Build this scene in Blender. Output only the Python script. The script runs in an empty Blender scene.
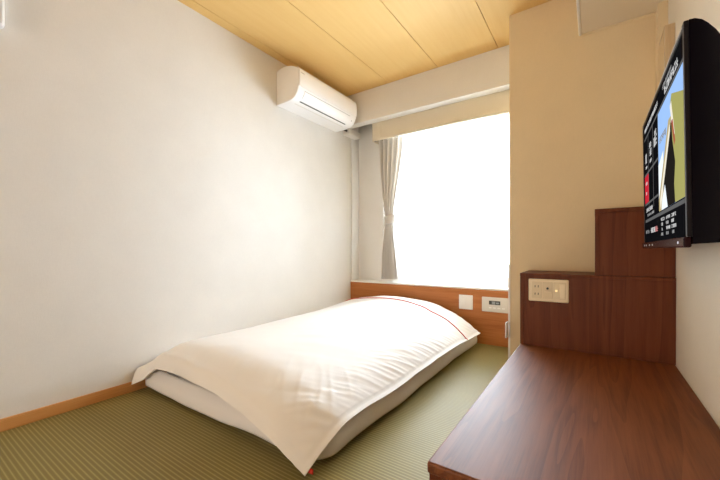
import bpy, bmesh, math, random
from mathutils import Vector, Matrix, noise

SC = bpy.context.scene
COL = SC.collection
random.seed(7)

# ------------------------------------------------------------------ camera
F_PX, YAW, PITCH, ROLL, CY = 342.246, 34.3865, -0.3557, -0.1484, 252.52
a, b, g = math.radians(YAW), math.radians(PITCH), math.radians(ROLL)
fw = Vector((-math.sin(a)*math.cos(b), math.cos(a)*math.cos(b), math.sin(b)))
rt = Vector((math.cos(a), math.sin(a), 0))
up = rt.cross(fw)
rt2 = rt*math.cos(g) + up*math.sin(g)
up2 = -rt*math.sin(g) + up*math.cos(g)
cam = bpy.data.cameras.new('camera')
cam.sensor_width = 36
cam.lens = F_PX*36/720
cam.shift_y = (CY-240)/720
cam.clip_start = 0.02
co = bpy.data.objects.new('camera', cam)
COL.objects.link(co)
M3 = Matrix((rt2, up2, -fw)).transposed()
co.matrix_world = Matrix.Translation((0, 0, 0.8)) @ M3.to_4x4()
SC.camera = co

# ------------------------------------------------------------------ world, lights, exposure
W = bpy.data.worlds.new('world')
SC.world = W
W.use_nodes = True
bg = W.node_tree.nodes['Background']
bg.inputs[0].default_value = (0.79, 0.90, 1.0, 1)
bg.inputs[1].default_value = 28.5

def area(name, loc, rot, sx, sy, power, color, portal=False, disk=False):
    l = bpy.data.lights.new(name, 'AREA')
    l.shape = 'DISK' if disk else 'RECTANGLE'
    l.size = sx
    l.size_y = sy
    l.energy = power
    l.color = color
    if portal:
        l.cycles.is_portal = True
    o = bpy.data.objects.new(name, l)
    o.location = loc
    o.rotation_euler = rot
    COL.objects.link(o)
    return o
R90 = math.pi/2
area('window_portal', (-1.13, 3.42, 1.25), (-R90, 0, 0), 1.3, 1.6, 1, (1, 1, 1), portal=True)
FILL_GLOW = ((1.0, 0.87, 0.72), 24.0)     # glow of the unseen lantern added as front fill light

SC.view_settings.view_transform = 'Standard'
SC.view_settings.look = 'None'
SC.view_settings.gamma = 1
SC.view_settings.use_curve_mapping = False
SC.view_settings.exposure = 0.32
SC.cycles.max_bounces = 14
SC.cycles.diffuse_bounces = 8
SC.cycles.transparent_max_bounces = 16
SC.cycles.sample_clamp_indirect = 8

# ------------------------------------------------------------------ materials
def mat(name, color, rough=0.6, spec=0.5, metal=0.0):
    m = bpy.data.materials.new(name)
    m.use_nodes = True
    p = m.node_tree.nodes['Principled BSDF']
    p.inputs['Base Color'].default_value = (*color, 1)
    p.inputs['Roughness'].default_value = rough
    p.inputs['Specular IOR Level'].default_value = spec
    p.inputs['Metallic'].default_value = metal
    return m

def nd(m, t, **kw):
    n = m.node_tree.nodes.new(t)
    for k, v in kw.items():
        setattr(n, k, v)
    return n

def lk(m, o, i):
    m.node_tree.links.new(o, i)

def coords(m, scale=(1, 1, 1), rot=(0, 0, 0)):
    g_ = nd(m, 'ShaderNodeNewGeometry')
    mp = nd(m, 'ShaderNodeMapping')
    mp.inputs['Scale'].default_value = scale
    mp.inputs['Rotation'].default_value = rot
    lk(m, g_.outputs['Position'], mp.inputs['Vector'])
    return mp.outputs['Vector']

def ramp(m, fac, stops):
    r = nd(m, 'ShaderNodeValToRGB')
    el = r.color_ramp.elements
    while len(el) < len(stops):
        el.new(0.5)
    for e, (p, c) in zip(el, stops):
        e.position = p
        e.color = (*c, 1)
    lk(m, fac, r.inputs[0])
    return r.outputs[0]

def bump(m, height, strength=0.2, dist=0.01):
    bn = nd(m, 'ShaderNodeBump')
    bn.inputs['Strength'].default_value = strength
    bn.inputs['Distance'].default_value = dist
    lk(m, height, bn.inputs['Height'])
    lk(m, bn.outputs[0], m.node_tree.nodes['Principled BSDF'].inputs['Normal'])

def pin(m, s):
    return m.node_tree.nodes['Principled BSDF'].inputs[s]

def tex_noise(m, vec, scale, detail=4, rough=0.5, dist=0.0):
    n = nd(m, 'ShaderNodeTexNoise')
    n.inputs['Scale'].default_value = scale
    n.inputs['Detail'].default_value = detail
    n.inputs['Roughness'].default_value = rough
    n.inputs['Distortion'].default_value = dist
    lk(m, vec, n.inputs['Vector'])
    return n.outputs['Fac']

def math_node(m, op, x, y):
    n = nd(m, 'ShaderNodeMath', operation=op)
    for i, v in enumerate((x, y)):
        if isinstance(v, (int, float)):
            n.inputs[i].default_value = v
        else:
            lk(m, v, n.inputs[i])
    return n.outputs[0]

def wallpaper(name, color):
    m = mat(name, color, 0.9, 0.2)
    n1 = tex_noise(m, coords(m, (60, 60, 900)), 1, 3)
    n2 = tex_noise(m, coords(m, (700, 700, 40)), 1, 3)
    h = math_node(m, 'ADD', n1, n2)
    n3 = tex_noise(m, coords(m, (1, 1, 1)), 5, 3)
    bump(m, h, 0.30, 0.0015)
    dark = tuple(c*0.90 for c in color)
    lk(m, ramp(m, math_node(m, 'MULTIPLY', math_node(m, 'ADD', h, n3), 0.34), [(0.3, dark), (0.7, color)]), pin(m, 'Base Color'))
    return m

def wood(name, c1, c2, c3, axis, rough=0.35, spec=0.5, sc=1.0, coat=0.0, flame=0.06):
    """long grain along `axis`, with fine pores and a few wide flame bands"""
    m = mat(name, c1, rough, spec)
    st = {'x': (1.2, 26, 26), 'y': (26, 1.2, 26), 'z': (26, 26, 1.2)}[axis]
    st = tuple(s*sc for s in st)
    fine = {'x': (8, 260, 260), 'y': (260, 8, 260), 'z': (260, 260, 8)}[axis]
    wv = {'x': (0.45, 6, 6), 'y': (6, 0.45, 6), 'z': (6, 6, 0.45)}[axis]
    n1 = tex_noise(m, coords(m, st), 1, 5, 0.6, 0.3)
    n2 = tex_noise(m, coords(m, fine), 1, 2)
    n3 = tex_noise(m, coords(m, wv), 1.0, 2, 0.4, 0.6)
    bands = math_node(m, 'FRACT', math_node(m, 'MULTIPLY', n3, 9.0), 0)
    bands = math_node(m, 'MULTIPLY', math_node(m, 'SUBTRACT', bands, 0.5), flame)
    s = math_node(m, 'ADD', math_node(m, 'MULTIPLY', n1, 0.62), math_node(m, 'MULTIPLY', n2, 0.30))
    s = math_node(m, 'ADD', s, bands)
    lk(m, ramp(m, s, [(0.30, c3), (0.47, c1), (0.66, c2)]), pin(m, 'Base Color'))
    bump(m, n2, 0.06, 0.001)
    pin(m, 'Coat Weight').default_value = coat
    return m

def fabric(name, color, rough=0.85, sheen=0.0, s=900):
    m = mat(name, color, rough, 0.2)
    n1 = tex_noise(m, coords(m, (s, s, s)), 1, 2)
    bump(m, n1, 0.12, 0.001)
    return m

def emit(name, color, strength=1.0):
    m = mat(name, (0.003, 0.003, 0.003), 0.35, 0.0)
    pin(m, 'Emission Color').default_value = (*color, 1)
    pin(m, 'Emission Strength').default_value = strength
    return m

M = {}
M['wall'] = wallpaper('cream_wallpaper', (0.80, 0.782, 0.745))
M['wall_warm_lit'] = wallpaper('cream_wallpaper_warm_lit', (0.80, 0.735, 0.62))  # same cream paper, with the warm light on this wall mixed into its colour
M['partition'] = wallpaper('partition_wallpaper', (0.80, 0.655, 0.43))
M['soffit'] = mat('white_paint_warm_bounce', (0.76, 0.66, 0.50), 0.6)  # white paint; warm shade and bench reflection are put into the colour
M['white_paint'] = mat('white_painted_wood', (0.80, 0.78, 0.74), 0.5)
M['trim'] = mat('white_trim', (0.82, 0.79, 0.73), 0.45)
M['ceiling'] = wood('ceiling_wood', (0.74, 0.490, 0.185), (0.755, 0.51, 0.20), (0.72, 0.465, 0.17), 'y', 0.6, 0.25, 1.2)
M['gap'] = mat('ceiling_gap', (0.30, 0.17, 0.05), 0.9)
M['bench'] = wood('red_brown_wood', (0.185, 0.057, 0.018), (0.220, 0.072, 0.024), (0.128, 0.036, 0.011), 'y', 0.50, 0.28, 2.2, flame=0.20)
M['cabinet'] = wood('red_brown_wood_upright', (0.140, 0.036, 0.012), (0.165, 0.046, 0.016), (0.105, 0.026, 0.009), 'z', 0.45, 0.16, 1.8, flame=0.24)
M['absorber_wood'] = wood('bounce_absorber_wood', (0.10, 0.055, 0.03), (0.13, 0.07, 0.038), (0.07, 0.038, 0.02), 'z', 0.6, 0.3)  # dark surface for unseen walls and floor, added to absorb bounce light
M['headboard'] = wood('orange_brown_wood', (0.45, 0.165, 0.045), (0.51, 0.20, 0.06), (0.35, 0.115, 0.03), 'x', 0.45, 0.25)
M['baseboard'] = wood('baseboard_wood', (0.60, 0.29, 0.095), (0.66, 0.34, 0.12), (0.50, 0.22, 0.065), 'y', 0.45, 0.4)
M['plastic'] = mat('white_plastic', (0.82, 0.81, 0.79), 0.3)
M['ac'] = mat('ac_white_plastic', (0.90, 0.89, 0.885), 0.25)
M['ivory'] = mat('ivory_plastic', (0.80, 0.68, 0.47), 0.35)
M['ivory_dim'] = mat('ivory_plastic_module', (0.72, 0.60, 0.39), 0.4)
M['greyplate'] = mat('light_grey_plastic', (0.66, 0.64, 0.60), 0.4)
M['dark'] = mat('dark_slot', (0.03, 0.028, 0.026), 0.5)
M['midgrey'] = mat('mid_grey', (0.32, 0.31, 0.30), 0.5)
M['lcd'] = mat('grey_display', (0.30, 0.33, 0.33), 0.2)
M['mattress'] = fabric('mattress_sheet', (0.85, 0.84, 0.835))
M['duvet'] = fabric('white_duvet_cotton', (0.88, 0.872, 0.865), 0.8)
M['stripe'] = mat('red_piping', (0.62, 0.10, 0.10), 0.7)
M['redtag'] = mat('red_cloth_tag', (0.80, 0.05, 0.03), 0.7)
M['tvblack'] = mat('gloss_black_plastic', (0.004, 0.003, 0.006), 0.16, 0.10)
M['tvbezel'] = mat('dark_grey_bezel', (0.016, 0.014, 0.016), 0.3, 0.05)
M['tvlip'] = mat('dark_maroon_gloss', (0.022, 0.006, 0.007), 0.2, 0.08)
M['silver'] = mat('silver_mark', (0.6, 0.6, 0.62), 0.3, 0.5, 0.8)
M['steel'] = mat('black_steel', (0.03, 0.03, 0.03), 0.4, 0.5, 0.6)
M['oak'] = wood('pale_wood', (0.60, 0.46, 0.29), (0.66, 0.52, 0.34), (0.52, 0.38, 0.23), 'z', 0.5, 0.4)
M['mirror'] = mat('mirror_glass', (0.86, 0.85, 0.80), 0.03, 0.5, 1.0)

# tatami: ribs run along x, one every 1.6 cm
m = M['tatami'] = mat('woven_rush', (0.30, 0.24, 0.10), 0.52, 0.32)
geo = nd(m, 'ShaderNodeNewGeometry')
sep = nd(m, 'ShaderNodeSeparateXYZ')
lk(m, geo.outputs['Position'], sep.inputs[0])
ph = math_node(m, 'MULTIPLY', sep.outputs['Y'], 2*math.pi/0.0150)
rib = math_node(m, 'ADD', math_node(m, 'MULTIPLY', math_node(m, 'SINE', ph, 0), 0.5), 0.5)
strand = tex_noise(m, coords(m, (420, 30, 1)), 1, 2)
blot = tex_noise(m, coords(m, (1, 1, 1)), 6, 3)
mix = math_node(m, 'ADD', math_node(m, 'MULTIPLY', math_node(m, 'POWER', rib, 2.6), 0.62), math_node(m, 'MULTIPLY', strand, 0.22))
mix = math_node(m, 'ADD', mix, math_node(m, 'MULTIPLY', blot, 0.16))
lk(m, ramp(m, mix, [(0.12, (0.205, 0.160, 0.055)), (0.55, (0.262, 0.222, 0.080)), (0.95, (0.40, 0.350, 0.140))]), pin(m, 'Base Color'))
bump(m, rib, 0.2, 0.0015)
pin(m, 'Specular Tint').default_value = (1.0, 0.90, 0.55, 1)

def drape(name, color, alpha, trans):
    """woven cloth that lets some light straight through and scatters some"""
    m = bpy.data.materials.new(name)
    m.use_nodes = True
    t = m.node_tree
    t.nodes.remove(t.nodes['Principled BSDF'])
    out = t.nodes['Material Output']
    d = nd(m, 'ShaderNodeBsdfDiffuse')
    tr = nd(m, 'ShaderNodeBsdfTranslucent')
    tp = nd(m, 'ShaderNodeBsdfTransparent')
    d.inputs[0].default_value = (*color, 1)
    tr.inputs[0].default_value = (*color, 1)
    x1 = nd(m, 'ShaderNodeMixShader')
    x1.inputs[0].default_value = trans
    x2 = nd(m, 'ShaderNodeMixShader')
    x2.inputs[0].default_value = alpha
    lk(m, d.outputs[0], x1.inputs[1])
    lk(m, tr.outputs[0], x1.inputs[2])
    lk(m, x1.outputs[0], x2.inputs[1])
    lk(m, tp.outputs[0], x2.inputs[2])
    lk(m, x2.outputs[0], out.inputs[0])
    return m
M['lace'] = drape('white_sheer', (0.9, 0.9, 0.9), 0.55, 0.6)
M['curtain'] = drape('grey_beige_drape', (0.70, 0.665, 0.62), 0.0, 0.05)
M['tieback'] = drape('pale_band', (0.72, 0.69, 0.65), 0.0, 0.15)
M['valance'] = fabric('beige_valance_cloth', (0.70, 0.62, 0.48))
m = M['glass'] = bpy.data.materials.new('window_glass')
m.use_nodes = True
m.node_tree.nodes.remove(m.node_tree.nodes['Principled BSDF'])
tp = nd(m, 'ShaderNodeBsdfTransparent')
gl = nd(m, 'ShaderNodeBsdfGlossy')
gl.inputs['Roughness'].default_value = 0.02
fr = nd(m, 'ShaderNodeFresnel')
fr.inputs[0].default_value = 1.45
xs = nd(m, 'ShaderNodeMixShader')
lk(m, fr.outputs[0], xs.inputs[0])
lk(m, tp.outputs[0], xs.inputs[1])
lk(m, gl.outputs[0], xs.inputs[2])
lk(m, xs.outputs[0], m.node_tree.nodes['Material Output'].inputs[0])

# ------------------------------------------------------------------ helpers
def wloc(o):
    v = Vector((0, 0, 0))
    while o:
        v += o.location
        o = o.parent
    return v

def tag(o, label=None, cat=None, group=None, kind=None):
    if label: o['label'] = label
    if cat: o['category'] = cat
    if group: o['group'] = group
    if kind: o['kind'] = kind
    return o

def thing(name, label, cat, loc, group=None, kind=None):
    o = bpy.data.objects.new(name, None)
    o.empty_display_size = 0.1
    COL.objects.link(o)
    o.location = loc
    return tag(o, label, cat, group, kind)

def obj(name, bm, material, parent=None, base=None, smooth=False, recalc=True):
    """link bm (world coordinates) as one mesh object, origin at its base or its parent"""
    if recalc:
        bmesh.ops.recalc_face_normals(bm, faces=bm.faces)
    if parent is not None:
        off = wloc(parent)
    elif base is not None:
        off = Vector(base)
    else:
        vs = [v.co for v in bm.verts]
        off = Vector(((min(v.x for v in vs)+max(v.x for v in vs))/2, (min(v.y for v in vs)+max(v.y for v in vs))/2, min(v.z for v in vs)))
    bmesh.ops.translate(bm, verts=bm.verts, vec=-off)
    me = bpy.data.meshes.new(name)
    bm.to_mesh(me)
    bm.free()
    if smooth:
        for p in me.polygons:
            p.use_smooth = True
    for mm in (material if isinstance(material, (list, tuple)) else [material]):
        me.materials.append(mm)
    o = bpy.data.objects.new(name, me)
    COL.objects.link(o)
    if parent is not None:
        o.parent = parent
    else:
        o.location = off
    return o

def box(bm, x0, x1, y0, y1, z0, z1, bev=0.0, seg=2):
    vs = [bm.verts.new((x, y, z)) for x in (x0, x1) for y in (y0, y1) for z in (z0, z1)]
    fs = [(0, 1, 3, 2), (4, 6, 7, 5), (0, 4, 5, 1), (2, 3, 7, 6), (0, 2, 6, 4), (1, 5, 7, 3)]
    faces = [bm.faces.new([vs[i] for i in f]) for f in fs]
    if bev > 0:
        ed = set(e for f in faces for e in f.edges)
        bmesh.ops.bevel(bm, geom=list(ed), offset=bev, segments=seg, profile=0.5, affect='EDGES')
    return bm

def bx(x0, x1, y0, y1, z0, z1, bev=0.0, seg=2):
    return box(bmesh.new(), x0, x1, y0, y1, z0, z1, bev, seg)

def grid(bm, nu, nv, f, flip=False):
    vs = [[bm.verts.new(f(i/(nu-1), j/(nv-1))) for j in range(nv)] for i in range(nu)]
    for i in range(nu-1):
        for j in range(nv-1):
            q = [vs[i][j], vs[i+1][j], vs[i+1][j+1], vs[i][j+1]]
            bm.faces.new(q[::-1] if flip else q)
    return vs

def tube(bm, pts, r, n=8, closed=False):
    rings = []
    for i, p in enumerate(pts):
        p = Vector(p)
        q0 = Vector(pts[max(i-1, 0)])
        q1 = Vector(pts[min(i+1, len(pts)-1)])
        d = (q1-q0).normalized()
        u = d.cross(Vector((0, 0, 1)))
        if u.length < 1e-4:
            u = Vector((1, 0, 0))
        u.normalize()
        w = d.cross(u)
        rings.append([bm.verts.new(p + (u*math.cos(t)+w*math.sin(t))*r) for t in [2*math.pi*k/n for k in range(n)]])
    for r0, r1 in zip(rings, rings[1:]):
        for k in range(n):
            bm.faces.new((r0[k], r0[(k+1) % n], r1[(k+1) % n], r1[k]))
    bm.faces.new(rings[0][::-1])
    bm.faces.new(rings[-1])
    return bm

def lathe(bm, prof, cx, cy, n=32):
    rings = [[bm.verts.new((cx+r*math.cos(2*math.pi*k/n), cy+r*math.sin(2*math.pi*k/n), z)) for k in range(n)] for r, z in prof]
    for r0, r1 in zip(rings, rings[1:]):
        for k in range(n):
            bm.faces.new((r0[k], r0[(k+1) % n], r1[(k+1) % n], r1[k]))
    bm.faces.new(rings[0][::-1])
    bm.faces.new(rings[-1])
    return bm

def lerp(p, q, t):
    return p+(q-p)*t

def sstep(e0, e1, x):
    t = max(0.0, min(1.0, (x-e0)/(e1-e0)))
    return t*t*(3-2*t)

def interp(pts, x):
    """smooth (monotone-ish) interpolation through (x, value) pairs"""
    if x <= pts[0][0]: return pts[0][1]
    if x >= pts[-1][0]: return pts[-1][1]
    for k in range(len(pts)-1):
        x0, v0 = pts[k]
        x1, v1 = pts[k+1]
        if x <= x1:
            t = (x-x0)/(x1-x0)
            xm, vm = pts[max(k-1, 0)]
            xp, vp = pts[min(k+2, len(pts)-1)]
            m0 = (v1-vm)/(x1-xm)*(x1-x0) if x1 > xm else 0
            m1 = (vp-v0)/(xp-x0)*(x1-x0) if xp > x0 else 0
            return (2*t**3-3*t**2+1)*v0+(t**3-2*t**2+t)*m0+(-2*t**3+3*t**2)*v1+(t**3-t**2)*m1

# ------------------------------------------------------------------ room shell
XL, XR, ZC = -2.1732, 0.3185, 2.3816
YP, XP = 2.4878, -0.4770          # partition face and its left corner
YB, ZB = 2.8319, 2.0771           # beam over the window
YW = 3.155                        # wall with the window
YBACK = -3.1

tag(obj('floor', bx(XL-0.1, XR+0.1, -0.3, YW+0.1, -0.08, 0.0), M['tatami']), 'ribbed green woven rush mat floor around the bed', 'floor', kind='structure')
tag(obj('wall_left', bx(XL-0.1, XL, YBACK-0.1, YW+0.1, 0, ZC), M['wall']), 'long cream textured wall beside the bed with the air conditioner', 'wall', kind='structure')
tag(obj('floor_entrance', bx(XL-0.1, XR+0.1, YBACK-0.1, -0.3, -0.08, 0.0), M['absorber_wood']), 'unseen entrance floor behind the viewer, dark wood to cut bounce light', 'floor', kind='structure')
tag(obj('wall_entrance', bx(XR, XR+0.1, YBACK-0.1, 0.6, 0, ZC), M['absorber_wood']), 'unseen near right wall, dark wood added to cut bounce light', 'wall', kind='structure')
tag(obj('wall_right', bx(XR, XR+0.1, 0.6, YP, 0, ZC), M['wall_warm_lit']), 'cream wall behind the television', 'wall', kind='structure')
tag(obj('wall_back', bx(XL, XR, YBACK-0.1, YBACK, 0, ZC), M['absorber_wood']), 'unseen end wall behind the viewer, dark wood to cut bounce light', 'wall', kind='structure')

# ceiling: boards with open joints, running towards the window
bm = bmesh.new()
joints = [XL-0.1, -2.095, -1.6058, -1.1184, -0.6232, -0.135, 0.352, XR+0.1]
for i, (x0, x1) in enumerate(zip(joints, joints[1:])):
    box(bm, x0+(0.0022 if i else 0), x1-0.0022, YBACK-0.1, YW+0.1, ZC, ZC+0.012)
for f in bm.faces:
    f.material_index = 0
n0 = len(bm.faces)
box(bm, XL-0.1, XR+0.1, YBACK-0.1, YW+0.1, ZC+0.0125, ZC+0.05)
bm.faces.ensure_lookup_table()
for f in bm.faces[n0:]:
    f.material_index = 1
tag(obj('ceiling', bm, [M['ceiling'], M['gap']]), 'honey-coloured wooden board ceiling with thin dark joints', 'ceiling', kind='structure')

# window wall with its opening
WX0, WX1, WZ0, WZ1 = -1.74, -0.50, 0.485, 2.02
bm = bmesh.new()
box(bm, XL, WX0, YW, YW+0.14, 0, ZC)
box(bm, WX1, XP+0.02, YW, YW+0.14, 0, ZC)
box(bm, WX0, WX1, YW, YW+0.14, 0, WZ0)
box(bm, WX0, WX1, YW, YW+0.14, WZ1, ZC)
tag(obj('wall_rear', bm, M['wall']), 'cream wall around the bright window', 'wall', kind='structure')

# partition block with a softly rounded corner
bm = bmesh.new()
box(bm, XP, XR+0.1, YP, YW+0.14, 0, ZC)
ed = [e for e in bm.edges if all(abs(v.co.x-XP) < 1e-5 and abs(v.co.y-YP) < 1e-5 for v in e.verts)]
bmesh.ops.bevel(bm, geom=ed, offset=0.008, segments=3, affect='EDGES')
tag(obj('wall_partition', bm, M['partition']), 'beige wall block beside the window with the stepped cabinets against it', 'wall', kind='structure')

# trims
tag(obj('trim_1', bx(XL, XP, YB, 2.93, ZB, ZC, 0.004), M['wall']), 'boxed cream beam above the window', 'beam', kind='structure')
bm = bx(-0.066, XR, YBACK, YP, 2.108, ZC)
tag(obj('trim_2', bm, M['soffit']), 'white boxed soffit along the ceiling above the television', 'soffit', kind='structure')
bm = bmesh.new()
box(bm, -0.080, -0.066, YBACK, YP, 2.102, 2.30, 0.004)
tag(obj('trim_3', bm, M['trim']), 'narrow white edging strip on the soffit side', 'trim', kind='structure')
tag(obj('trim_4', bx(-0.066, XR, YP-0.008, YP, 2.098, 2.108, 0.002), M['partition']), 'thin bead where the soffit meets the beige wall', 'trim', kind='structure')
bm = bmesh.new()
box(bm, XP-0.005, XP+0.008, YP-0.004, YP, 0.001, 0.705)
box(bm, XP-0.005, XP, YP, YP+0.032, 0.001, 0.705)
tag(obj('trim_5', bm, M['plastic']), 'white corner guard on the lower edge of the beige wall', 'trim', kind='structure')
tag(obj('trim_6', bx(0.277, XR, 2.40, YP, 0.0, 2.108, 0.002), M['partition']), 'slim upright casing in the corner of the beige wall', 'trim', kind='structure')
bm = bmesh.new()
box(bm, XL, XL+0.010, YBACK, 2.985, 0, 0.0565, 0.002)
tag(obj('baseboard_left', bm, M['baseboard']), 'orange-brown wooden baseboard along the long cream wall', 'baseboard', kind='structure')

# window: frame, two sashes with panes
win = thing('window_1', 'bright window behind the sheer curtain above the bed head', 'window', (-1.12, YW+0.07, WZ0), kind='structure')
bm = bmesh.new()
for q in ((WX0, WX0+0.04, WZ0, WZ1), (WX1-0.04, WX1, WZ0, WZ1), (WX0+0.04, WX1-0.04, WZ0, WZ0+0.04), (WX0+0.04, WX1-0.04, WZ1-0.04, WZ1)):
    box(bm, q[0], q[1], YW+0.05, YW+0.12, q[2], q[3], 0.003)
obj('window_frame', bm, M['white_paint'], win)
mx = (WX0+WX1)/2
for k, (x0, x1, yy) in enumerate(((WX0+0.04, mx+0.02, YW+0.065), (mx-0.02, WX1-0.04, YW+0.095))):
    bm = bmesh.new()
    z0, z1 = WZ0+0.04, WZ1-0.04
    for q in ((x0, x0+0.035, z0, z1), (x1-0.035, x1, z0, z1), (x0+0.035, x1-0.035, z0, z0+0.035), (x0+0.035, x1-0.035, z1-0.035, z1)):
        box(bm, q[0], q[1], yy, yy+0.022, q[2], q[3], 0.002)
    s = obj('window_sash', bm, M['white_paint'], win)
    obj('pane', bx(x0+0.035, x1-0.035, yy+0.009, yy+0.013, z0+0.035, z1-0.035), M['glass'], s)

# ------------------------------------------------------------------ headboard ledge
HY = 2.99
hb = thing('headboard', 'orange-brown wooden headboard panel below the window with a white sill', 'headboard', (-1.32, HY+0.08, 0))
obj('front_panel', bx(XL+0.001, XP-0.001, HY, HY+0.022, 0.001, 0.4475, 0.002), M['headboard'], hb)
obj('sill', bx(XL+0.001, XP-0.001, HY, YW-0.001, 0.462, 0.478, 0.003), M['white_paint'], hb)
obj('trim_strip', bx(XL+0.001, XP-0.001, HY, HY+0.022, 0.448, 0.4618, 0.001), M['headboard'], hb)

def plate(name, label, cat, x0, x1, z0, z1, y, m_, th=0.009, bev=0.004):
    t = thing(name, label, cat, ((x0+x1)/2, y, z0))
    obj('plate', bx(x0, x1, y-th, y, z0, z1, bev, 3), m_, t)
    return t

t = plate('light_switch', 'square white two-rocker light switch on the orange-brown headboard', 'switch', -0.985, -0.864, 0.284, 0.409, HY, M['plastic'])
for x0 in (-0.965, -0.923):
    obj('rocker', bx(x0, x0+0.039, HY-0.013, HY-0.009, 0.305, 0.388, 0.002), M['plastic'], t)
t = plate('control_panel', 'wide pale grey wall controller with a small dark display on the headboard', 'controller', -0.787, -0.560, 0.282, 0.405, HY, M['greyplate'], 0.012)
d = obj('display', bx(-0.728, -0.638, HY-0.014, HY-0.012, 0.344, 0.376, 0.001), M['dark'], t)
obj('readout', bx(-0.705, -0.678, HY-0.0155, HY-0.014, 0.348, 0.372), M['lcd'], d)
obj('readout', bx(-0.672, -0.648, HY-0.0155, HY-0.014, 0.352, 0.366), M['lcd'], d)
for k in range(4):
    x0 = -0.73+k*0.035
    obj('button', bx(x0, x0+0.022, HY-0.014, HY-0.012, 0.312, 0.322, 0.001), M['plastic'], t)
# outlet on the hidden side of the partition, only its thickness is seen
t = thing('wall_outlet', 'white outlet plate seen edge-on on the side of the beige wall near the floor', 'outlet', (XP-0.008, 2.44, 0.21))
obj('plate', bx(XP-0.011, XP, 2.415, 2.47, 0.215, 0.318, 0.004, 3), M['plastic'], t)
obj('socket', bx(XP-0.0125, XP-0.011, 2.43, 2.455, 0.23, 0.30, 0.001), M['ivory_dim'], t)

# ------------------------------------------------------------------ valance, curtains
bm = bmesh.new()
VX0, VX1 = -1.852, XP-0.002
def val_front(u, v):
    x = lerp(VX0, VX1, u)
    z = lerp(1.902, 2.100, v)
    y = 2.934 + 0.006*noise.noise((x*3.2, 1.3, z*2)) + 0.003*math.sin(x*9)*(1-v)
    for xc in (-1.745, -1.79):
        y -= 0.006*math.exp(-((x-xc)/0.008)**2)
    z += (0.004*math.sin(x*5.0+1))*(1-v)
    return (x, y, z)
grid(bm, 120, 8, val_front)
val = thing('valance', 'beige fabric valance along the top of the window', 'valance', (-1.16, 2.96, 1.90))
o = obj('cloth', bm, M['valance'], val, smooth=True, recalc=False)
sm = o.modifiers.new('thick', 'SOLIDIFY')
sm.thickness = 0.006
sm.offset = 0
bm = bmesh.new()
grid(bm, 6, 8, lambda u, v: (VX0, lerp(2.936, YW-0.004, u), lerp(1.902, 2.100, v)))
o = obj('side_return', bm, M['valance'], val, smooth=True)
sm = o.modifiers.new('thick', 'SOLIDIFY')
sm.thickness = 0.005
sm.offset = 0
obj('mounting_board', bx(VX0, VX1, 2.942, YW-0.003, 2.100, 2.115), M['white_paint'], val)

rail = thing('curtain_rail', 'dark curtain rail under the valance above the grey curtain', 'curtain rail', (-1.16, 3.02, 1.93))
obj('track', bx(-1.845, XP-0.01, 3.010, 3.030, 1.930, 1.946, 0.002), M['midgrey'], rail)
obj('end_cap', bx(-1.849, -1.827, 2.950, 2.975, 1.905, 1.925, 0.003), M['dark'], rail)

cur = thing('curtain', 'grey-beige drape tied back at the left side of the window', 'curtain', (-1.70, 3.02, 0.505))
def cur_f(u, v):
    z = lerp(0.507, 1.926, v)
    L = interp([(0.507, -1.800), (0.8, -1.782), (1.06, -1.748), (1.15, -1.748), (1.4, -1.795), (1.7, -1.832), (1.926, -1.848)], z)
    R = interp([(0.507, -1.595), (0.8, -1.625), (1.06, -1.658), (1.15, -1.656), (1.4, -1.612), (1.7, -1.568), (1.926, -1.548)], z)
    wdt = R-L
    x = lerp(L, R, u) + 0.006*math.sin(u*34+z*1.5)
    amp = 0.046*(1-0.55*math.exp(-((z-1.105)/0.13)**2))
    y = 3.035 + amp*math.sin(u*2*math.pi*5.5+0.6+0.5*math.sin(z*2.1)) + 0.007*noise.noise((u*9, z*1.7, 3.1))
    y -= 0.014*math.sin(math.pi*u)
    return (x, y, z)
bm = bmesh.new()
grid(bm, 130, 60, cur_f)
o = obj('cloth', bm, M['curtain'], cur, smooth=True)
bm = bmesh.new()
def tie_f(u, v):
    th = 2*math.pi*u
    z = lerp(1.062, 1.150, v)+0.010*math.cos(th)
    return (-1.702+0.058*math.cos(th), 3.032+0.046*math.sin(th), z)
grid(bm, 40, 6, tie_f)
o = obj('tieback', bm, M['tieback'], cur, smooth=True)
sm = o.modifiers.new('thick', 'SOLIDIFY')
sm.thickness = 0.003

lace = thing('sheer_curtain', 'white sheer curtain glowing across the whole window', 'curtain', (-1.12, 3.10, 0.54))
bm = bmesh.new()
def lace_f(u, v):
    x = lerp(-1.835, XP-0.008, u)
    z = lerp(0.500, 1.93, v)
    y = 3.112 + 0.014*math.sin(x*58+1.2*math.sin(x*7)) + 0.006*noise.noise((x*8, z*0.6, 0.4))
    return (x, y, z)
grid(bm, 260, 14, lace_f)
sh = obj('cloth', bm, M['lace'], lace, smooth=True)
bm = bmesh.new()
def hem_f(u, v):
    p = lace_f(u, 0.055*v)
    return (p[0], p[1]-0.0016, p[2])
grid(bm, 260, 3, hem_f)
obj('hem', bm, M['lace'], lace, smooth=True)

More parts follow.
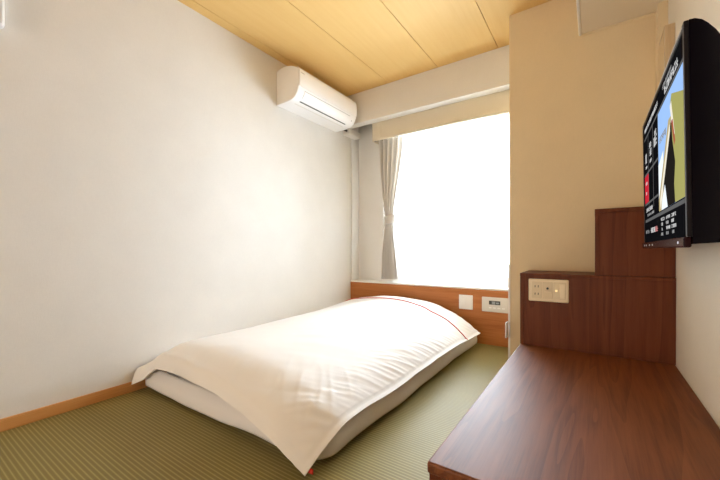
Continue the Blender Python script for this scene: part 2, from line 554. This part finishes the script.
# ------------------------------------------------------------------ air conditioner
AY0, AY1 = 1.96, 2.752
prof = [(-2.1725, 2.285), (-2.14, 2.292), (-2.086, 2.298), (-2.02, 2.288), (-1.965, 2.266), (-1.936, 2.247), (-1.925, 2.226),
        (-1.920, 2.19), (-1.919, 2.15), (-1.922, 2.112), (-1.932, 2.074), (-1.950, 2.042), (-1.978, 2.020), (-2.012, 2.008), (-2.06, 2.004), (-2.1725, 2.002)]
def prof_at(t):
    k = t*(len(prof)-1)
    i = min(int(k), len(prof)-2)
    f_ = k-i
    p0, p1, p2, p3 = [Vector(prof[max(0, min(len(prof)-1, i+q))]) for q in (-1, 0, 1, 2)]
    return 0.5*((2*p1)+(p2-p0)*f_+(2*p0-5*p1+4*p2-p3)*f_*f_+(3*p1-p0-3*p2+p3)*f_**3)
cen = Vector((-2.06, 2.14))
def shell(t0, t1, n, y0, y1, off):
    """a strip of the casing between two profile positions, lifted by off"""
    bm = bmesh.new()
    def f(u, v):
        t = lerp(t0, t1, u)
        p = prof_at(t)
        d_ = prof_at(min(1, t+0.01))-prof_at(max(0, t-0.01))
        nrm = Vector((-d_.y, d_.x)).normalized()
        if nrm.dot(p-cen) < 0: nrm = -nrm
        p = p+nrm*off
        return (p.x, lerp(y0, y1, v), p.y)
    grid(bm, n, 2, f)
    return bm
ac = thing('air_conditioner', 'white wall-mounted air conditioner high on the long cream wall', 'air conditioner', (-2.05, 2.356, 2.0))
bm = bmesh.new()
N = 56
rings = []
for y, s in ((AY0, 0.972), (AY0+0.004, 0.988), (AY0+0.012, 1.0), (AY1-0.012, 1.0), (AY1-0.004, 0.988), (AY1, 0.972)):
    ring = []
    for k in range(N):
        p = prof_at(k/(N-1))
        q = cen+(p-cen)*s
        q.x = max(-2.1725, q.x) if k not in (0, N-1) else -2.1725
        ring.append(bm.verts.new((q.x, y, q.y)))
    rings.append(ring)
for r0, r1 in zip(rings, rings[1:]):
    for k in range(N):
        bm.faces.new((r0[k], r0[(k+1) % N], r1[(k+1) % N], r1[k]))
bm.faces.new(rings[0]); bm.faces.new(rings[-1])
obj('casing', bm, M['ac'], ac, smooth=False)
o = obj('front_panel', shell(0.30, 0.615, 20, AY0+0.006, AY1-0.006, 0.0022), M['ac'], ac, smooth=False)
md = o.modifiers.new('thick', 'SOLIDIFY'); md.thickness = 0.004; md.offset = 1
o = obj('louver', shell(0.655, 0.80, 14, AY0+0.075, AY1-0.10, 0.003), M['ac'], ac, smooth=False)
md = o.modifiers.new('thick', 'SOLIDIFY'); md.thickness = 0.004; md.offset = 1
obj('louver_gap', shell(0.645, 0.651, 4, AY0+0.072, AY1-0.098, 0.001), M['midgrey'], ac)
obj('air_slot', shell(0.806, 0.826, 5, AY0+0.075, AY1-0.10, 0.0012), M['dark'], ac)
obj('rear_grille', shell(0.885, 0.905, 4, AY0+0.06, AY1-0.09, 0.001), M['greyplate'], ac)
obj('sensor_window', shell(0.70, 0.715, 4, AY1-0.062, AY1-0.048, 0.001), M['midgrey'], ac)
for k, (y0, w_) in enumerate(((0.012, 0.010), (0.025, 0.009), (0.037, 0.010), (0.050, 0.006))):
    obj('maker_mark', shell(0.425, 0.440, 3, AY0+y0+0.006, AY0+y0+w_+0.004, 0.0066), M['midgrey'], ac)

# pipe casing from the air conditioner to the corner
pc = thing('pipe_cover', 'white pipe cover beneath the right end of the air conditioner', 'pipe cover', (-2.10, 2.95, 0.48))
obj('duct_elbow', bx(XL+0.001, -2.085, 2.86, 3.07, 2.005, 2.066, 0.008, 3), M['trim'], pc)
obj('upright_duct', bx(XL+0.001, -2.156, 3.000, 3.065, 0.479, 2.005, 0.006, 2), M['wall'], pc)
obj('pipe', tube(bmesh.new(), [(-2.12, 2.745, 2.04), (-2.12, 2.80, 2.040), (-2.12, 2.87, 2.040)], 0.011, 10), M['dark'], pc)

# ------------------------------------------------------------------ bed
MX0, MX1, MY0, MY1, MZ = -2.125, -0.835, 0.945, 2.965, 0.150
mt = thing('mattress', 'thick white floor mattress under the duvet on the woven mat floor', 'mattress', ((MX0+MX1)/2, (MY0+MY1)/2, 0))
bm = bmesh.new()
def sup(t, p):
    return math.copysign(abs(t)**p, t)
nr, nl = 120, 14
rings = []
for j in range(nl+1):
    v = j/nl
    z = MZ*v
    prof_in = 0.028*(abs(2*v-1)**3) + 0.004 + 0.022*v*v
    ring = []
    for k in range(nr):
        th = 2*math.pi*k/nr
        hx, hy = (MX1-MX0)/2-prof_in, (MY1-MY0)/2-prof_in
        x = (MX0+MX1)/2+hx*sup(math.cos(th), 0.20)
        y = (MY0+MY1)/2+hy*sup(math.sin(th), 0.20)
        w_ = 0.006*noise.noise((x*5, y*5, z*9))
        ring.append(bm.verts.new((x+w_*math.cos(th), y+w_*math.sin(th), z)))
    rings.append(ring)
for r0, r1 in zip(rings, rings[1:]):
    for k in range(nr):
        bm.faces.new((r0[k], r0[(k+1) % nr], r1[(k+1) % nr], r1[k]))
bm.faces.new(rings[0][::-1]); bm.faces.new(rings[-1])
obj('core', bm, M['mattress'], mt, smooth=True)
# fitted sheet skirt: a loose hem along the foot and the open side
bm = bmesh.new()
def skirt(u, v):
    # u runs along foot edge then round the corner and up the side
    Lf, Ls = 1.27, 1.98
    s = u*(Lf+Ls)
    sag = 0.5+0.5*noise.noise((s*2.1, 0.3, 0.7))
    z = lerp(0.012+0.030*sag, 0.125, v)
    bulge = 0.005+0.007*math.sin(math.pi*v)+0.008*(1-v)*noise.noise((s*4.5, z*6, 2.2))
    r = 0.09
    if s < Lf-r:
        x, y, n_ = MX0+s, MY0, (0, -1)
    elif s < Lf+r:
        t = (s-(Lf-r))/(2*r)*math.pi/2
        cx, cy = MX0+Lf-r+0.02-0.0, MY0+r
        n_ = (math.sin(t), -math.cos(t))
        x, y = MX1-r+r*n_[0], cy+r*n_[1]
    else:
        x, y, n_ = MX1, MY0+r+(s-Lf-r), (1, 0)
    bulge += 0.016-0.030*v*v
    return (x+n_[0]*bulge, y+n_[1]*bulge, z)
grid(bm, 220, 10, skirt)
o = obj('fitted_sheet', bm, M['mattress'], mt, smooth=True)
md = o.modifiers.new('thick', 'SOLIDIFY'); md.thickness = 0.002

# duvet: Coons patch between its four hems, lifted into a puffed body
def foot(u):
    x = lerp(-2.155, -0.822, u)
    y = interp([(0, 0.862), (0.06, 0.895), (0.35, 0.900), (0.7, 0.868), (0.9, 0.850), (1, 0.862)], u)
    z = interp([(0, 0.045), (0.05, 0.078), (0.10, 0.125), (0.15, 0.160), (0.45, 0.172), (0.62, 0.165), (0.76, 0.142), (0.86, 0.108), (0.93, 0.068), (1, 0.022)], u)
    return Vector((x, y, z))
def head(u):
    x = lerp(-2.160, -0.755, u)
    z = interp([(0, 0.245), (0.12, 0.292), (0.25, 0.345), (0.36, 0.370), (0.47, 0.372), (0.68, 0.346), (0.81, 0.282), (0.91, 0.212), (1, 0.150)], u)-0.02
    y = interp([(0, 2.93), (0.4, 2.925), (0.8, 2.90), (1, 2.83)], u)
    return Vector((x, y, z))
def left(v):
    p, q = foot(0), head(0)
    z = interp([(0, 0.045), (0.011, 0.120), (0.035, 0.140), (0.08, 0.165), (0.25, 0.172), (0.55, 0.200), (1, q.z)], v)
    return Vector((lerp(p.x, q.x, v), lerp(p.y, q.y, v), z))
def right(v):
    p, q = foot(1), head(1)
    x = interp([(0, p.x), (0.03, -0.812), (0.09, -0.803), (0.4, -0.796), (0.75, -0.784), (0.93, -0.764), (1, q.x)], v)
    z = interp([(0, p.z), (0.03, 0.062), (0.07, 0.105), (0.105, 0.128), (0.16, 0.130), (0.3, 0.123), (0.5, 0.131), (0.75, 0.138), (0.9, 0.130), (1, q.z)], v)
    y = lerp(p.y, q.y, v)
    return Vector((x, y, z))
P00, P10, P01, P11 = foot(0), foot(1), head(0), head(1)
def prof_r(d_, r):
    t = min(1.0, d_/r)
    return math.sqrt(max(0.0, 1-(1-t)**2.4))
def duvet_pt(u, v):
    p = (foot(u)*(1-v)+head(u)*v) + (left(v)*(1-u)+right(v)*u) - (P00*(1-u)*(1-v)+P10*u*(1-v)+P01*(1-u)*v+P11*u*v)
    x, y = p.x, p.y
    dl, dr, df, dh = u*1.36, (1-u)*1.36, v*2.03, (1-v)*2.03
    fl = 0.020                                     # flat stitched border
    dr2, df2 = max(0, dr-fl), max(0, df-fl)
    w_ = (1-(1-min(1, dl/0.26))**2)*(1-(1-min(1, dr2/0.46))**1.9)*(1-(1-min(1, df2/0.30))**1.8)*prof_r(dh, 0.12)
    H = 0.198 + 0.052*sstep(1.0, 2.5, y)
    H += 0.118*math.exp(-(((x+1.55)/0.47)**2)-((y-2.82)/0.30)**2)
    H += 0.022*math.exp(-(((x+2.02)/0.18)**2))*sstep(1.3, 2.5, y)
    H += 0.016*math.exp(-((x+1.15)/0.30)**2)*(1-sstep(1.5, 2.3, y))
    H -= 0.030*math.exp(-((x+2.1)/0.35)**2)*(1-sstep(1.2, 2.3, y))
    H += 0.009*noise.noise((x*2.3, y*2.0, 5.0)) + 0.004*noise.noise((x*6, y*5, 1.0))
    z = p.z+(max(H, p.z)-p.z)*w_
    def ridge(n):
        return max(0.0, 1-abs(n))**2.2-0.45
    q = Vector((x*0.8+y*0.6, -x*0.6+y*0.8, 0))
    cw = math.exp(-((x+0.90)**2+(y-1.05)**2)/0.05)
    z += 0.0022*noise.noise((q.x*4.0, q.y*14, 7.7))*min(1, dr2/0.05)*min(1, df2/0.05)
    # creases pulled in from the open side, slanting towards the foot
    cs = math.exp(-((dr2-0.07)/0.10)**2)*min(1, dr2/0.02)
    z += 0.0070*cs*ridge(1.6*noise.noise((x*5.0, y*13-x*12, 9.2)))*(0.55+0.45*noise.noise((y*2.2, 1.7, 0.2)))
    z += 0.0045*cs*noise.noise((x*9.0, y*38-x*30, 3.2))
    # strong folds at the hanging foot corner
    q2 = Vector((x*0.64-y*0.77, x*0.77+y*0.64, 0))
    z += 0.009*cw*ridge(1.5*noise.noise((q2.x*3.0, q2.y*15, 2.9)))*sstep(0, 0.12, dr2)*sstep(0, 0.18, df2)
    # short upright puckers along the foot
    z += 0.0025*noise.noise((x*24+y*7, y*6, 4.2))*math.exp(-((df2-0.08)/0.08)**2)*min(1, df2/0.02)
    # stitching groove between border and body
    z -= 0.005*math.exp(-((min(dr, df)-fl)/0.005)**2)
    # gathers along hems
    nx = 0.007*noise.noise((y*6, 2.0, x))*math.exp(-dr/0.06)
    ny = 0.010*noise.noise((x*6, 3.0, y))*math.exp(-df/0.06)
    return Vector((x+nx, y+ny, z))
bm = bmesh.new()
NU, NV = 190, 270
grid(bm, NU, NV, lambda u, v: duvet_pt(u, v))
dv = thing('duvet', 'puffy white duvet with a thin red line near its head end', 'duvet', (-1.46, 1.9, 0.18))
o = obj('cover', bm, M['duvet'], dv, smooth=True, recalc=False)
md = o.modifiers.new('thick', 'SOLIDIFY'); md.thickness = 0.009; md.offset = -1
md = o.modifiers.new('crisp', 'EDGE_SPLIT'); md.split_angle = math.radians(50)
bm = bmesh.new()
VS = 0.885
pts = []
for i in range(120):
    u = lerp(0.006, 0.997, i/119)
    p = duvet_pt(u, lerp(VS+0.02, VS-0.03, sstep(0.55, 1, u)))
    pts.append((p.x, p.y, p.z+0.0028))
tube(bm, pts, 0.0042, 6)
tag(obj('piping', bm, M['stripe'], dv, smooth=True), 'thin red piping line')
p = duvet_pt(0.992, 0.006)
bm = bmesh.new()
box(bm, p.x-0.002, p.x+0.021, p.y+0.014, p.y+0.020, 0.016, 0.032, 0.001)
tag(obj('cloth_tag', bm, M['redtag'], dv), 'small bright red cloth tag at the hanging corner')

# ------------------------------------------------------------------ low bench and stepped cabinets
DX0, DY0, DZ = -0.3548, 0.8193, 0.2567
BY = 2.1583
bn = thing('low_bench', 'long low red-brown wooden bench top along the wall under the television', 'bench', ((DX0+XR)/2, 1.5, 0))
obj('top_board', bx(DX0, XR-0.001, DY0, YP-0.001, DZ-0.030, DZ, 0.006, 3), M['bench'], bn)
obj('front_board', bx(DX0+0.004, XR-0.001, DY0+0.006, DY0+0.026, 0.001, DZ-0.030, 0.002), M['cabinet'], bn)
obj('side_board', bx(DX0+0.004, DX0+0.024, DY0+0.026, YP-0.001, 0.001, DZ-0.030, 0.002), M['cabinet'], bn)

def cab(name, label, x0, y0, z0, z1):
    t = thing(name, label, 'cabinet', ((x0+XR)/2, (y0+YP)/2, z0))
    ztop = z1-0.018
    obj('side_panel', bx(x0+0.001, x0+0.019, y0+0.001, YP-0.001, z0+0.0005, ztop, 0.001), M['cabinet'], t)
    obj('front_panel', bx(x0+0.019, XR-0.001, y0+0.003, y0+0.021, z0+0.0005, ztop, 0.001), M['cabinet'], t)
    obj('top_board', bx(x0, XR-0.001, y0, YP-0.001, ztop, z1, 0.002), M['cabinet'], t)
    return t
cab('step_cabinet', 'lower wide red-brown cabinet step carrying the ivory outlet plate', DX0, BY, DZ, 0.667)
t = thing('step_cabinet', 'upper small red-brown cabinet step against the beige wall', 'cabinet', (0.16, 2.33, 0.667))
BX2, BZ2 = 0.003, 1.012
obj('side_panel', bx(BX2, BX2+0.018, BY+0.010, 2.399, 0.6675, BZ2-0.02, 0.001), M['cabinet'], t)
obj('front_panel', bx(BX2+0.018, XR-0.001, BY+0.012, BY+0.030, 0.6675, BZ2-0.02, 0.001), M['cabinet'], t)
obj('top_board', bx(BX2-0.001, XR-0.001, BY+0.008, 2.399, BZ2-0.02, BZ2, 0.002), M['cabinet'], t)

# ivory three-gang plate on the lower cabinet front
PX0, PX1, PZ0, PZ1, PY = -0.309, -0.113, 0.512, 0.637, BY+0.003
t = thing('outlet_plate', 'wide ivory wall plate with socket, aerial jack and switch on the lower cabinet', 'outlet', ((PX0+PX1)/2, PY, PZ0))
obj('plate', bx(PX0, PX1, PY-0.008, PY, PZ0, PZ1, 0.006, 3), M['ivory'], t)
mw = 0.048
for k, nm in enumerate(('power_socket', 'aerial_jack', 'rocker_switch')):
    x0 = PX0+0.018+k*0.054
    x1 = x0+(mw if k < 2 else 0.057)
    mod = obj(nm, bx(x0, x1, PY-0.0105, PY-0.008, PZ0+0.016, PZ1-0.016, 0.0015), M['ivory_dim'], t)
    zc = (PZ0+PZ1)/2
    if k == 0:
        for zz in (zc+0.021, zc-0.021):
            for dx in (0.014, 0.030):
                obj('slot', bx(x0+dx, x0+dx+0.0035, PY-0.0112, PY-0.0105, zz-0.006, zz+0.006), M['dark'], mod)
    elif k == 1:
        bmj = bmesh.new()
        tube(bmj, [((x0+x1)/2, PY-0.0105, zc+0.012), ((x0+x1)/2, PY-0.019, zc+0.012)], 0.0058, 14)
        obj('connector', bmj, M['dark'], mod)
        obj('cover_flap', bx(x0+0.007, x1-0.007, PY-0.013, PY-0.0105, zc-0.010, zc-0.003, 0.001), M['ivory'], mod)
    else:
        obj('rocker', bx(x0+0.026, x1-0.004, PY-0.0135, PY-0.0105, zc-0.040, zc+0.040, 0.002), M['ivory'], mod)
        obj('pilot_light', bx(x0+0.007, x0+0.017, PY-0.0115, PY-0.0105, zc-0.004, zc+0.006), emit('pilot_glow', (1.0, 0.75, 0.35), 1.2), mod)

# ------------------------------------------------------------------ mirror panel behind the television
t = thing('wall_mirror', 'narrow upright panel with a pale wooden edge on the wall behind the television', 'mirror', (0.30, 2.31, 1.02))
obj('frame', bx(0.280, XR-0.0005, 2.205, 2.398, 1.020, 1.885, 0.002), M['oak'], t)
obj('glass', bx(0.2785, 0.280, 2.209, 2.394, 1.024, 1.862), M['mirror'], t)

# ------------------------------------------------------------------ television
TW, TH = 0.845, 0.540
TY, TZ = 1.965, 1.349
WS = 0.957                      # menu heights fit the panel
def T(s, w_, n):
    """screen frame: s from the viewer's left, w_ down from the top, n out of the screen"""
    return Vector((0.184+w_*0.015-n, TY-s, TZ-w_-n*0.015))
def tbox(bm, s0, s1, w0, w1, n0, n1, bev=0.0):
    k = len(bm.verts)
    tmp = bmesh.new()
    box(tmp, s0, s1, w0, w1, n0, n1, bev)
    me = bpy.data.meshes.new('tmp')
    tmp.to_mesh(me)
    tmp.free()
    bm.from_mesh(me)
    bpy.data.meshes.remove(me)
    bm.verts.ensure_lookup_table()
    for v in bm.verts[k:]:
        v.co = T(*v.co)
    return bm
def tb(*q):
    return tbox(bmesh.new(), *q)
tv = thing('television', 'black flat television with a menu screen mounted on the right wall', 'television', T(TW/2, TH, -0.06))
bm = bmesh.new()
prof_tv = [(0, -0.0015), (0.001, -0.012), (0.008, -0.024), (0.020, -0.034), (0.040, -0.047), (0.070, -0.061), (0.115, -0.075), (0.19, -0.086), (0.36, -0.090), (0.48, -0.086), (0.515, -0.075), (0.533, -0.055), (0.536, -0.0015)]
ends = []
for s in (0.0, TW):
    ends.append([bm.verts.new(T(s, w_, n)) for w_, n in prof_tv])
K = len(prof_tv)
for k in range(K):
    bm.faces.new((ends[0][k], ends[0][(k+1) % K], ends[1][(k+1) % K], ends[1][k]))
bm.faces.new(ends[0]); bm.faces.new(ends[1])
obj('back_shell', bm, M['tvblack'], tv)
bm = bmesh.new()
bw = 0.016
tbox(bm, 0, TW, 0, bw, -0.0015, 0.008, 0.002)
tbox(bm, 0, bw, bw, TH-0.022, -0.0015, 0.008, 0.002)
tbox(bm, TW-bw, TW, bw, TH-0.022, -0.0015, 0.008, 0.002)
obj('bezel', bm, M['tvbezel'], tv)
lip = obj('speaker_lip', tb(-0.018, TW-0.003, TH-0.022, TH+0.004, -0.001, 0.014, 0.004), M['tvlip'], tv)
for s in (0.06, 0.12, 0.22, 0.30, 0.77):
    obj('silver_mark', tb(s, s+0.012, TH-0.012, TH-0.006, 0.014, 0.0148), M['silver'], lip)
obj('trim_line', tb(0.02, TW-0.02, 0.004, 0.008, 0.008, 0.0086), M['silver'], tv)
scr = obj('screen', tb(bw, TW-bw, bw, TH-0.022, -0.0015, 0.004), emit('screen_black', (0.003, 0.003, 0.004), 1.0), tv)

E_ = {
 'sky': emit('screen_sky', (0.35, 0.56, 0.95), 0.85),
 'cloud': emit('screen_cloud', (0.85, 0.93, 1.0), 0.9),
 'tan': emit('screen_tan', (0.62, 0.50, 0.25), 0.7),
 'olive': emit('screen_olive', (0.42, 0.40, 0.13), 0.8),
 'gap': emit('screen_shade', (0.012, 0.010, 0.008), 1),
 'brick': emit('screen_brick', (0.45, 0.12, 0.06), 0.8),
 'cream': emit('screen_cream', (0.85, 0.80, 0.66), 0.9),
 'red': emit('screen_red', (0.62, 0.02, 0.04), 0.8),
 'line': emit('screen_grey', (0.10, 0.10, 0.10), 1),
 'white': emit('screen_white', (0.80, 0.80, 0.80), 0.6),
 'dim': emit('screen_dim', (0.30, 0.30, 0.30), 0.8),
 'pink': emit('screen_pink', (0.6, 0.22, 0.22), 0.8),
}
def sq(s0, s1, w0, w1, key, name, lvl=1, parent=None):
    return obj(name, tb(s0, s1, w0*WS, w1*WS, 0.004, 0.004+0.0003*lvl), E_[key], parent or scr)
def poly(pts, key, name, lvl, parent=None):
    bm = bmesh.new()
    pts = [(s, w_*WS) for s, w_ in pts]
    top = [bm.verts.new(T(s, w_, 0.004+0.0003*lvl)) for s, w_ in pts]
    bot = [bm.verts.new(T(s, w_, 0.0041)) for s, w_ in pts]
    bm.faces.new(top); bm.faces.new(bot[::-1])
    n = len(pts)
    for k in range(n):
        bm.faces.new((top[k], bot[k], bot[(k+1) % n], top[(k+1) % n]))
    return obj(name, bm, E_[key], parent or scr)
def glyphs(s0, s1, w0, w1, key, name, n, seed, lvl=2):
    """a row of small letter-like strokes as one mesh"""
    rnd = random.Random(seed)
    w0, w1 = w0*WS, w1*WS
    bm = bmesh.new()
    cw_ = (s1-s0)/n
    for k in range(n):
        if rnd.random() < 0.10:
            continue
        x0, x1 = s0+k*cw_+cw_*0.08, s0+(k+1)*cw_-cw_*0.12
        h = w1-w0
        th_s, th_w = cw_*0.17, h*0.16
        opts = [(x0, x1, w0, w0+th_w), (x0, x1, w1-th_w, w1), (x0, x1, (w0+w1)/2-th_w/2, (w0+w1)/2+th_w/2),
                (x0, x0+th_s, w0, w1), (x1-th_s, x1, w0, w1), ((x0+x1)/2-th_s/2, (x0+x1)/2+th_s/2, w0, w1)]
        for q in rnd.sample(opts, 3):
            tbox(bm, *q, 0.004, 0.004+0.0003*lvl)
    return obj(name, bm, E_[key], scr)
# header strip, tiles, lower strip
glyphs(0.03, 0.40, 0.034, 0.050, 'white', 'header_text', 18, 1)
glyphs(0.53, 0.75, 0.042, 0.066, 'white', 'header_text', 9, 2)
glyphs(0.50, 0.66, 0.024, 0.036, 'dim', 'header_text', 8, 3)
sq(bw, TW-bw, 0.075, 0.083, 'line', 'divider_line')
for s in (0.135, 0.265, 0.393):
    sq(s, s+0.006, 0.083, 0.40, 'line', 'divider_line')
for w_ in (0.236, 0.368):
    sq(bw, 0.393, w_, w_+0.008, 'line', 'divider_line')
sq(bw, TW-bw, 0.440, 0.452, 'line', 'divider_line')
sq(bw, 0.133, 0.246, 0.366, 'red', 'red_tile')
for s0, s1, w0, w1, k in ((0.05, 0.10, 0.150, 0.190, 4), (0.17, 0.23, 0.130, 0.150, 5), (0.17, 0.23, 0.158, 0.185, 6), (0.30, 0.36, 0.120, 0.138, 7), (0.29, 0.37, 0.142, 0.178, 8), (0.05, 0.10, 0.205, 0.215, 9), (0.18, 0.23, 0.200, 0.212, 10)):
    glyphs(s0, s1, w0, w1, 'white', 'tile_text', 4, k+60)
glyphs(0.05, 0.10, 0.275, 0.288, 'white', 'tile_text', 3, 12, 3)
glyphs(0.05, 0.10, 0.318, 0.330, 'white', 'tile_text', 3, 13, 3)
glyphs(0.05, 0.30, 0.392, 0.408, 'white', 'tile_text', 9, 14)
glyphs(0.08, 0.30, 0.418, 0.428, 'dim', 'tile_text', 9, 15)
glyphs(0.03, 0.16, 0.488, 0.502, 'dim', 'footer_text', 5, 16)
glyphs(0.18, 0.30, 0.484, 0.504, 'white', 'footer_text', 5, 17)
glyphs(0.30, 0.36, 0.484, 0.504, 'pink', 'footer_text', 3, 18)
for i, s in enumerate((0.43, 0.53, 0.62)):
    for j, w_ in enumerate((0.463, 0.480, 0.497, 0.514)):
        glyphs(s, s+(0.07 if j % 2 == 0 else 0.04), w_, w_+0.010, 'white' if j < 3 else 'dim', 'table_text', 4, 30+i*5+j)
# the picture tile: a tall building against blue sky
pic = sq(0.402, 0.810, 0.086, 0.436, 'sky', 'picture_tile')
poly([(0.402, 0.270), (0.50, 0.24), (0.50, 0.36), (0.402, 0.43)], 'cloud', 'picture_patch', 2, scr)
poly([(0.402, 0.395), (0.60, 0.17), (0.64, 0.17), (0.64, 0.25), (0.46, 0.436), (0.402, 0.436)], 'tan', 'picture_patch', 3, scr)
poly([(0.50, 0.36), (0.64, 0.19), (0.72, 0.22), (0.74, 0.436), (0.50, 0.436)], 'gap', 'picture_patch', 4, scr)
poly([(0.43, 0.40), (0.62, 0.19), (0.63, 0.21), (0.44, 0.43)], 'cream', 'picture_patch', 5, scr)
poly([(0.64, 0.13), (0.66, 0.11), (0.81, 0.16), (0.81, 0.436), (0.69, 0.436), (0.68, 0.38), (0.70, 0.32), (0.665, 0.25)], 'olive', 'picture_patch', 5, scr)
poly([(0.635, 0.14), (0.655, 0.13), (0.70, 0.24), (0.68, 0.25)], 'cream', 'picture_patch', 6, scr)
poly([(0.655, 0.19), (0.675, 0.19), (0.705, 0.26), (0.69, 0.27)], 'brick', 'picture_patch', 7, scr)
poly([(0.48, 0.40), (0.53, 0.36), (0.57, 0.436), (0.46, 0.436)], 'cloud', 'picture_patch', 6, scr)
glyphs(0.43, 0.56, 0.180, 0.200, 'dim', 'picture_text', 7, 50, 3)
# side buttons, mount
for k in range(3):
    w_ = 0.255+k*0.020
    bm = bmesh.new()
    tbox(bm, TW, TW+0.0025, w_, w_+0.009, -0.083, -0.068, 0.001)
    obj('side_button', bm, M['midgrey'], tv)
bm = bmesh.new()
box(bm, 0.270, XR-0.0005, 1.44, 1.66, 0.98, 1.22, 0.003)
obj('wall_mount', bm, M['steel'], tv)

# ------------------------------------------------------------------ white rounded fixture at the near end of the long wall
t = thing('wall_fixture', 'rounded white plastic fixture high on the near end of the cream wall', 'wall fixture', (-2.14, 0.20, 1.78))
obj('housing', bx(XL+0.0005, -2.12, 0.02, 0.366, 1.775, 2.16, 0.018, 4), M['plastic'], t)
obj('front_cover', bx(-2.12, -2.112, 0.032, 0.354, 1.787, 2.148, 0.006, 3), M['greyplate'], t)

# ------------------------------------------------------------------ unseen lantern, added behind the viewer to light the room from the front
t = thing('fill_lantern', 'tall unseen lantern added behind the viewer as fill light', 'lamp', (-0.95, -2.7, 0))
obj('base', bx(-1.17, -0.73, -2.92, -2.48, 0.001, 0.06, 0.004), M['oak'], t)
obj('fill_shade', lathe(bmesh.new(), [(0.19, 0.061), (0.20, 0.10), (0.20, 1.15), (0.19, 1.19)], -0.95, -2.7, 32), emit('fill_paper_glow', *FILL_GLOW), t)
obj('top_rim', bx(-1.17, -0.73, -2.92, -2.48, 1.191, 1.215, 0.004), M['oak'], t)
